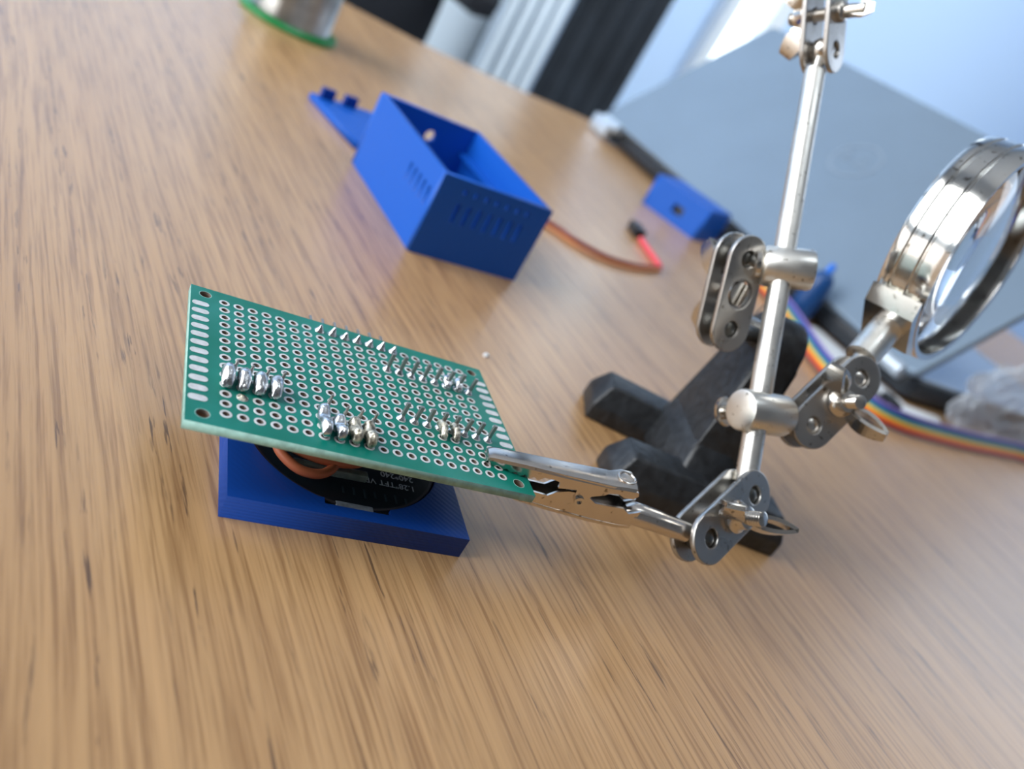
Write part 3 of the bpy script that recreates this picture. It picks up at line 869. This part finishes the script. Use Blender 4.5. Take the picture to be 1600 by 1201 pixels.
# crocodile clip (clip > jaws, pivot, spring ...)
TT, BB = V((86.9, 90.9, 0)), V((131.9, 74.6, 0))
ax = (BB - TT).normalized(); side = V((ax.y, -ax.x, 0))      # side points towards the camera
cl = bpy.data.objects.new('crocodile_clip', None); cl.parent = HH; COL.objects.link(cl); cl.empty_display_size = .01
X = Matrix((ax, V((0, 0, 1)), side)).transposed().to_4x4(); X.translation = TT
def L3(s, z, o_): return X @ V((s, z, o_))
# upper jaw: two toothed side walls and a folded strip over the top
top = [(-1.0, 17.6), (-.8, 18.5), (0, 18.9), (6, 19.9), (14, 21.0), (23.5, 22.5), (25.5, 23.3), (27.6, 23.6), (28.8, 22.8)]
wdt = [1.3, 1.55, 1.8, 2.0, 2.3, 2.55, 3.0, 2.9, 1.6]
uj = MB()
for sg in (-1, 1):
    poly = [(-.8, 18.2), (0, 18.6), (6, 19.6), (14, 20.7), (23.5, 22.1), (26.0, 22.6), (28.4, 22.6), (28.8, 21.9), (28.2, 20.9), (26.4, 20.5), (25.0, 20.9), (23.2, 20.3), (22.6, 19.6), (20.5, 18.4), (19.6, 16.2), (18, 16.0), (17.2, 18.6), (13.8, 17.5), (13.6, 18.8), (12.6, 18.9), (10.4, 18.5), (9.6, 17.5), (8.6, 17.9), (7.9, 17.1), (6.9, 17.7), (6.1, 16.95), (5.1, 17.5), (4.3, 16.9), (3.3, 17.4), (2.5, 16.85), (1.5, 17.3), (.7, 16.85), (-.2, 17.0)]
    a = [uj.bm.verts.new(L3(s, z, sg * (1.5 + min(1, max(0, s / 20)) * 1.0))) for s, z in poly]
    b_ = [uj.bm.verts.new(L3(s, z, sg * (1.5 + min(1, max(0, s / 20)) * 1.0 - .5))) for s, z in poly]
    uj.bm.faces.new(a); uj.bm.faces.new(list(reversed(b_)))
    for i in range(len(poly)): j = (i + 1) % len(poly); uj.bm.faces.new((a[i], a[j], b_[j], b_[i]))
rows = []
for (s, z), w in zip(top, wdt):
    rows.append([uj.bm.verts.new(L3(s, z + dz, o_)) for o_, dz in ((-w, -.9), (-w * .92, -.25), (-w * .6, 0), (w * .6, 0), (w * .92, -.25), (w, -.9), (w * .8, -.95), (w * .5, -.45), (-w * .5, -.45), (-w * .8, -.95))])
for a, b_ in zip(rows, rows[1:]):
    for k in range(10): j = (k + 1) % 10; uj.bm.faces.new((a[k], a[j], b_[j], b_[k]))
uj.bm.faces.new(rows[0]); uj.bm.faces.new(list(reversed(rows[-1])))
uj.tube([L3(26.0 + 1.7 * math.cos(t_), 23.35 + .25 * math.cos(t_) , 1.7 * math.sin(t_)) for t_ in [2 * math.pi * i / 20 for i in range(20)]], .22, 8, closed=True)
u_ = link('upper_jaw', uj.mesh(), M['clip_steel'], cl, smooth=35)
lj = MB()
lpoly = [(0, 14.9), (.8, 14.3), (1.6, 14.9), (2.4, 14.3), (3.2, 14.9), (4.0, 14.3), (4.8, 14.9), (5.6, 14.3), (6.4, 14.9), (7.2, 14.5), (9, 14.6), (13, 15.0), (14.2, 16.4), (16.2, 17.5), (18.4, 18.0), (20.6, 17.7), (22.2, 17.0), (25, 17.4), (28.0, 18.0), (29.6, 17.2), (30.8, 18.0), (31.6, 18.6), (31.6, 14.2), (29, 13.4), (23, 12.6), (14, 11.9), (8, 11.6), (2, 12.2), (0, 13.2)]
def lw(s): return 1.4 + min(1, max(0, s / 18)) * .7 if s < 24 else 2.1
for sg in (-1, 1):
    a = [lj.bm.verts.new(L3(s, z, sg * lw(s))) for s, z in lpoly]
    b_ = [lj.bm.verts.new(L3(s, z, sg * (lw(s) - .45))) for s, z in lpoly]
    lj.bm.faces.new(a); lj.bm.faces.new(list(reversed(b_)))
    for i in range(len(lpoly)): j = (i + 1) % len(lpoly); lj.bm.faces.new((a[i], a[j], b_[j], b_[i]))
bot = [(0, 13.2), (2, 12.2), (8, 11.6), (14, 11.9), (23, 12.6), (29, 13.4), (31.6, 14.2)]
rows = []
for s, z in bot:
    w = lw(s); rows.append([lj.bm.verts.new(L3(s, z + dz, o_)) for o_, dz in ((-w, .7), (-w * .9, .1), (-w * .5, -.2), (w * .5, -.2), (w * .9, .1), (w, .7), (w * .6, .3), (-w * .6, .3))])
for a, b_ in zip(rows, rows[1:]):
    for k in range(8): j = (k + 1) % 8; lj.bm.faces.new((a[k], a[j], b_[j], b_[k]))
lj.bm.faces.new(rows[0]); lj.bm.faces.new(list(reversed(rows[-1])))
link('lower_jaw', lj.mesh(), M['clip_steel'], cl, smooth=35)
link('barrel', MB().tube([L3(29.8, 16.2, 0), L3(31.2, 16.4, 0), L3(33, 16.5, 0), L3(38, 16.5, 0), L3(44.5, 16.4, 0)], [1.3, 2.25, 2.3, 2.2, 2.1], 28).mesh(), M['clip_steel'], cl, smooth=50)
link('pivot_pin', MB().revolve(L3(18.8, 16.6, -2.9), side, [(.5, 0), (1.0, 0), (1.0, 5.8), (.5, 5.8), (.5, 5.0), (0, 5.0)], 24, cap=False).mesh(), M['nickel'], cl, smooth=40)
sprg = [L3(18.8 + 1.5 * math.cos(t_ * .9), 16.6 + 1.5 * math.sin(t_ * .9), -1.2 + 2.4 * t_ / 22) for t_ in range(23)]
link('spring', MB().tube(sprg, .35, 8).mesh(), M['nickel_dull'], cl, smooth=60)
hh('ball_end', mat='dark_ball', mb=ball_stud(RB, L3(44, 16.4, 0), 3.0, 1.9))
tag(HH, 'helping hand stand with black iron base, nickel rod, magnifier and crocodile clip', 'helping hand stand')

# ---------------------------------------------------------------- jumper lead
jl = empty('jumper_lead', (283, 268, 0))
path = [(205, 292, 1.4), (223, 275.8, 1.4), (228.7, 267.5, 1.4), (243.5, 259.5, 1.4), (260.8, 260.5, 1.4), (274, 264.5, 1.4), (284.0, 268, 1.4)]
link('wire', MB().tube(smooth_path(path), 1.05, 10).mesh(), M['brown_wire'], jl, smooth=60)['label'] = 'dark red wire'
path = [(200, 288, 1.2), (219, 270, 1.2), (229, 258.5, 1.2), (244, 254.5, 1.2), (262, 257.5, 1.2), (284, 266, 1.2)]
link('wire', MB().tube(smooth_path(path), .75, 10).mesh(), M['orange2'], jl, smooth=60)['label'] = 'pale orange wire'
link('wire', MB().tube(smooth_path([(284, 268, 1.6), (287, 272, 1.7), (290.9, 285.2, 1.8), (296, 301, 1.8)]), 1.5, 10).mesh(), M['red_wire'], jl, smooth=60)['label'] = 'bright red wire'
link('plug', MB().box((300.5, 312, 2.6), (6.0, 14, 5.0), Matrix.Rotation(math.radians(-20), 3, 'Z'), bev=.5).mesh(), M['black'], jl)['label'] = 'black plug'
tag(jl, 'red and brown jumper lead with a small black plug, right of the open blue box', 'cable')

# ---------------------------------------------------------------- laptop
lap = empty('laptop', (417, 372, 0))
H1, H2 = V((425.8, 546.5, 16)), V((409.6, 196.5, 16))
e = (H2 - H1).normalized(); p = V((-e.y, e.x, 0)); thl = math.radians(49.2)
vv = p * math.cos(thl) + V((0, 0, 1)) * math.sin(thl); nn = e.cross(vv)
Rl = Matrix((e, vv, nn)).transposed()
if nn.x > 0: sgn = -1
else: sgn = 1
LW = (H2 - H1).length; LL = 158.3
def rr(w, l, r, n=6):
    pts = []
    for cx_, cy_, a0 in ((w - r, r, -90), (w - r, l - r, 0), (r, l - r, 90), (r, r, 180)):
        for i in range(n + 1):
            a = math.radians(a0 + 90 * i / n); pts.append((cx_ + r * math.cos(a), cy_ + r * math.sin(a)))
    return pts
mb = MB().add_mesh(plate([rr(LW, LL, 6)], 5, 1), T(H1 - nn * sgn * 2.5, Rl))
link('lid', mb.mesh(), M['lid_alu'], lap, smooth=30)
scr = MB().box(H1 + e * LW / 2 + vv * LL * .52 - nn * sgn * 5.1, (LW - 16, LL - 22, .5), Rl)
link('screen', scr.mesh(), M['black'], lap)
def onlid(s, t): return H1 + e * s + vv * t + nn * sgn * .1
# round emblem: ring with a slanted four-letter mark
lc = onlid(LW * .5, LL * .55)
em = MB()
Fe = Matrix((e, vv, nn * sgn)).transposed()
LCEN = (LW * .540, LL * .57)
lc = onlid(*LCEN)
em.add_mesh(plate([circle(0, 0, 17, 48), circle(0, 0, 14.6, 48)], .5), T(lc, Rl))
flip = Matrix.Diagonal((-1, 1, -1)) if sgn < 0 else Matrix.Identity(3)
def letter(polys, x, y, rot, sc=1.0):
    R2 = Matrix.Rotation(rot, 3, 'Z')
    for poly in polys:
        em.add_mesh(plate([[(a * sc, b_ * sc) for a, b_ in poly]] if not isinstance(poly[0][0], tuple) else [[(a * sc, b_ * sc) for a, b_ in q] for q in poly], .5), T(lc, Rl) @ flip.to_4x4() @ T((x, y, 0), R2))
letter([[[(0, 0), (3, 0), (5.4, 2), (5.4, 5), (3, 7), (0, 7)], [(1.6, 1.6), (2.6, 1.6), (3.8, 2.6), (3.8, 4.4), (2.6, 5.4), (1.6, 5.4)]]], -12.4, -3.4, 0)
letter([[(0, 0), (4.6, 0), (4.6, 1.4), (1.6, 1.4), (1.6, 2.8), (4.4, 2.8), (4.4, 4.2), (1.6, 4.2), (1.6, 5.6), (4.6, 5.6), (4.6, 7), (0, 7)]], -6.4, -4.4, math.radians(38), .95)
letter([[(0, 0), (4, 0), (4, 1.5), (1.6, 1.5), (1.6, 7), (0, 7)]], 1.2, -3.4, 0)
letter([[(0, 0), (4, 0), (4, 1.5), (1.6, 1.5), (1.6, 7), (0, 7)]], 6.6, -3.4, 0)
link('emblem', em.mesh(), M['logo'], lap)
base = MB().add_mesh(plate([rr(LW, 235, 8)], 12, 2), T(H1 + V((0, 0, -8)) + p * 5, Matrix((e, p, e.cross(p))).transposed()))
link('base', base.mesh(), M['dark_hinge'], lap, smooth=30)
link('deck', MB().add_mesh(plate([rr(LW - 4, 228, 7)], 1.2, .3), T(H1 + V((0, 0, -1.6)) + e * 2 + p * 9, Matrix((e, p, e.cross(p))).transposed())).mesh(), M['silver'], lap)
hinge = MB().cyl(H1 + e * 4 - V((0, 0, 3)), H1 + e * 30 - V((0, 0, 3)), 4.2, seg=20)
link('hinge', hinge.mesh(), M['silver'], lap, smooth=40)
hinge = MB().cyl(H2 - e * 34 - V((0, 0, 3)), H2 - e * 6 - V((0, 0, 3)), 4.2, seg=20)
link('hinge', hinge.mesh(), M['silver'], lap, smooth=40)
link('corner_cap', MB().box(H1 + e * 10 - p * 3 - V((0, 0, 8)), (8, 26, 13), Matrix((p, e, V((0, 0, 1)))).transposed(), bev=2.5).mesh(), M['silver'], lap, smooth=40)
tag(lap, 'half-closed silver-grey laptop seen from behind its lid', 'laptop')

# ---------------------------------------------------------------- odds and ends on the right
kb = empty('capped_tool', (403, 270, 0))
link('handle', MB().revolve((403, 270, 0), (0, 0, 1), [(5, 0), (7, 1.2), (7.5, 8), (7.2, 20), (6.4, 26), (4.5, 29), (2.5, 30)], 28).mesh(), M['navy'], kb, smooth=50)
link('tip', MB().revolve((403, 270, 29.5), (0, 0, 1), [(2.2, 0), (2.1, 4.5), (1.2, 6), (0, 6.2)], 20).mesh(), M['bright_blue'], kb, smooth=50)
tag(kb, 'navy blue rounded cap with a bright blue tip standing beside the laptop', 'cap')
pp = MB()
sheet = plate([[(396, 262), (366, 200), (378, 174), (420, 168), (446, 188), (416, 192), (417, 262)]], .4)
o = link('white_card', MB().add_mesh(sheet, T((0, 0, .25))).mesh(), M['paper'])
tag(o, 'white card lying flat on the table below the magnifier handle', 'card')
bc = empty('black_cable', (391, 203, 0))
link('cord', MB().tube(smooth_path([(452, 236, 1.9), (436, 232, 1.9), (418, 226, 1.9), (404, 218, 1.9), (393, 205, 1.9), (384, 188, 1.9)]), 0.95, 10).mesh(), M['black'], bc, smooth=60)
link('plug', MB().box((388, 186, 2.9), (6, 12, 4.6), Matrix.Rotation(math.radians(-28), 3, 'Z'), bev=.6).mesh(), M['black'], bc)
tag(bc, 'thin black cable with a small plug crossing the white card', 'cable')
# ribbon cable: strands bonded side by side
rb_ = empty('ribbon_cable', (364, 165, 0))
cen = smooth_path([(393, 340, 1.0), (388, 280, 1.2), (372, 246, 1.5), (351, 210, 1.8), (346, 181, 2.0), (363, 165.5, 2.0), (417.6, 161.5, 2.0), (470, 162, 2.0), (502, 161.5, 2.2), (560, 150, 2.2), (600, 120, 2)], 8)
rc = [(0.18, 0.07, 0.04), (0.62, 0.05, 0.04), (0.80, 0.22, 0.03), (0.80, 0.52, 0.06), (0.10, 0.36, 0.20), (0.03, 0.12, 0.40), (0.03, 0.06, 0.25), (0.26, 0.18, 0.50)]
names = ['brown', 'red', 'orange', 'yellow', 'green', 'blue', 'navy', 'violet']
for k, (cc, nm) in enumerate(zip(rc, names)):
    pts = []
    for i, q in enumerate(cen):
        d = (cen[min(i + 1, len(cen) - 1)] - cen[max(i - 1, 0)]).normalized(); s = V((-d.y, d.x, 0)).normalized()
        zz_ = V((0, 0, 4.6 + (k - 3.5) * 1.0))
        pts.append(V((q.x, q.y, 0)) + s * (k - 3.5) * .78 + zz_)
    w_ = link('strand', MB().tube(pts, .64, 8).mesh(), simple(nm + '_strand', cc, .45), rb_, smooth=60)
    w_['label'] = nm + ' strand'
tag(rb_, 'rainbow ribbon cable curving across the table at right', 'ribbon cable')
# crumpled clear bag
bm = bmesh.new()
bmesh.ops.create_icosphere(bm, subdivisions=5, radius=1)
from mathutils import noise
for v_ in bm.verts:
    q = v_.co.copy(); nz = noise.turbulence_vector(q * 1.3, 2, True)
    r_ = 1 + .22 * nz.x + .18 * abs(noise.noise(q * 3.0)) * 2
    c_ = q * r_
    v_.co = V((c_.x * 72, c_.y * 10.5, max(-.0, (c_.z + .75) * 27)))
    v_.co = V((520, 181, .4)) + v_.co
me = bpy.data.meshes.new('bag'); bm.to_mesh(me); bm.free()
o = link('plastic_bag', me, M['film'], smooth=25)
tag(o, 'crumpled clear plastic bag at the right edge of the table', 'bag')
# small white flecks
o = link('solder_fleck', MB().box((126.7, 155.2, .35), (1.6, 1.1, .7), Matrix.Rotation(.5, 3, 'Z'), bev=.2).mesh(), M['paper'])
tag(o, 'tiny pale fleck on the table just behind the green board', 'fleck')
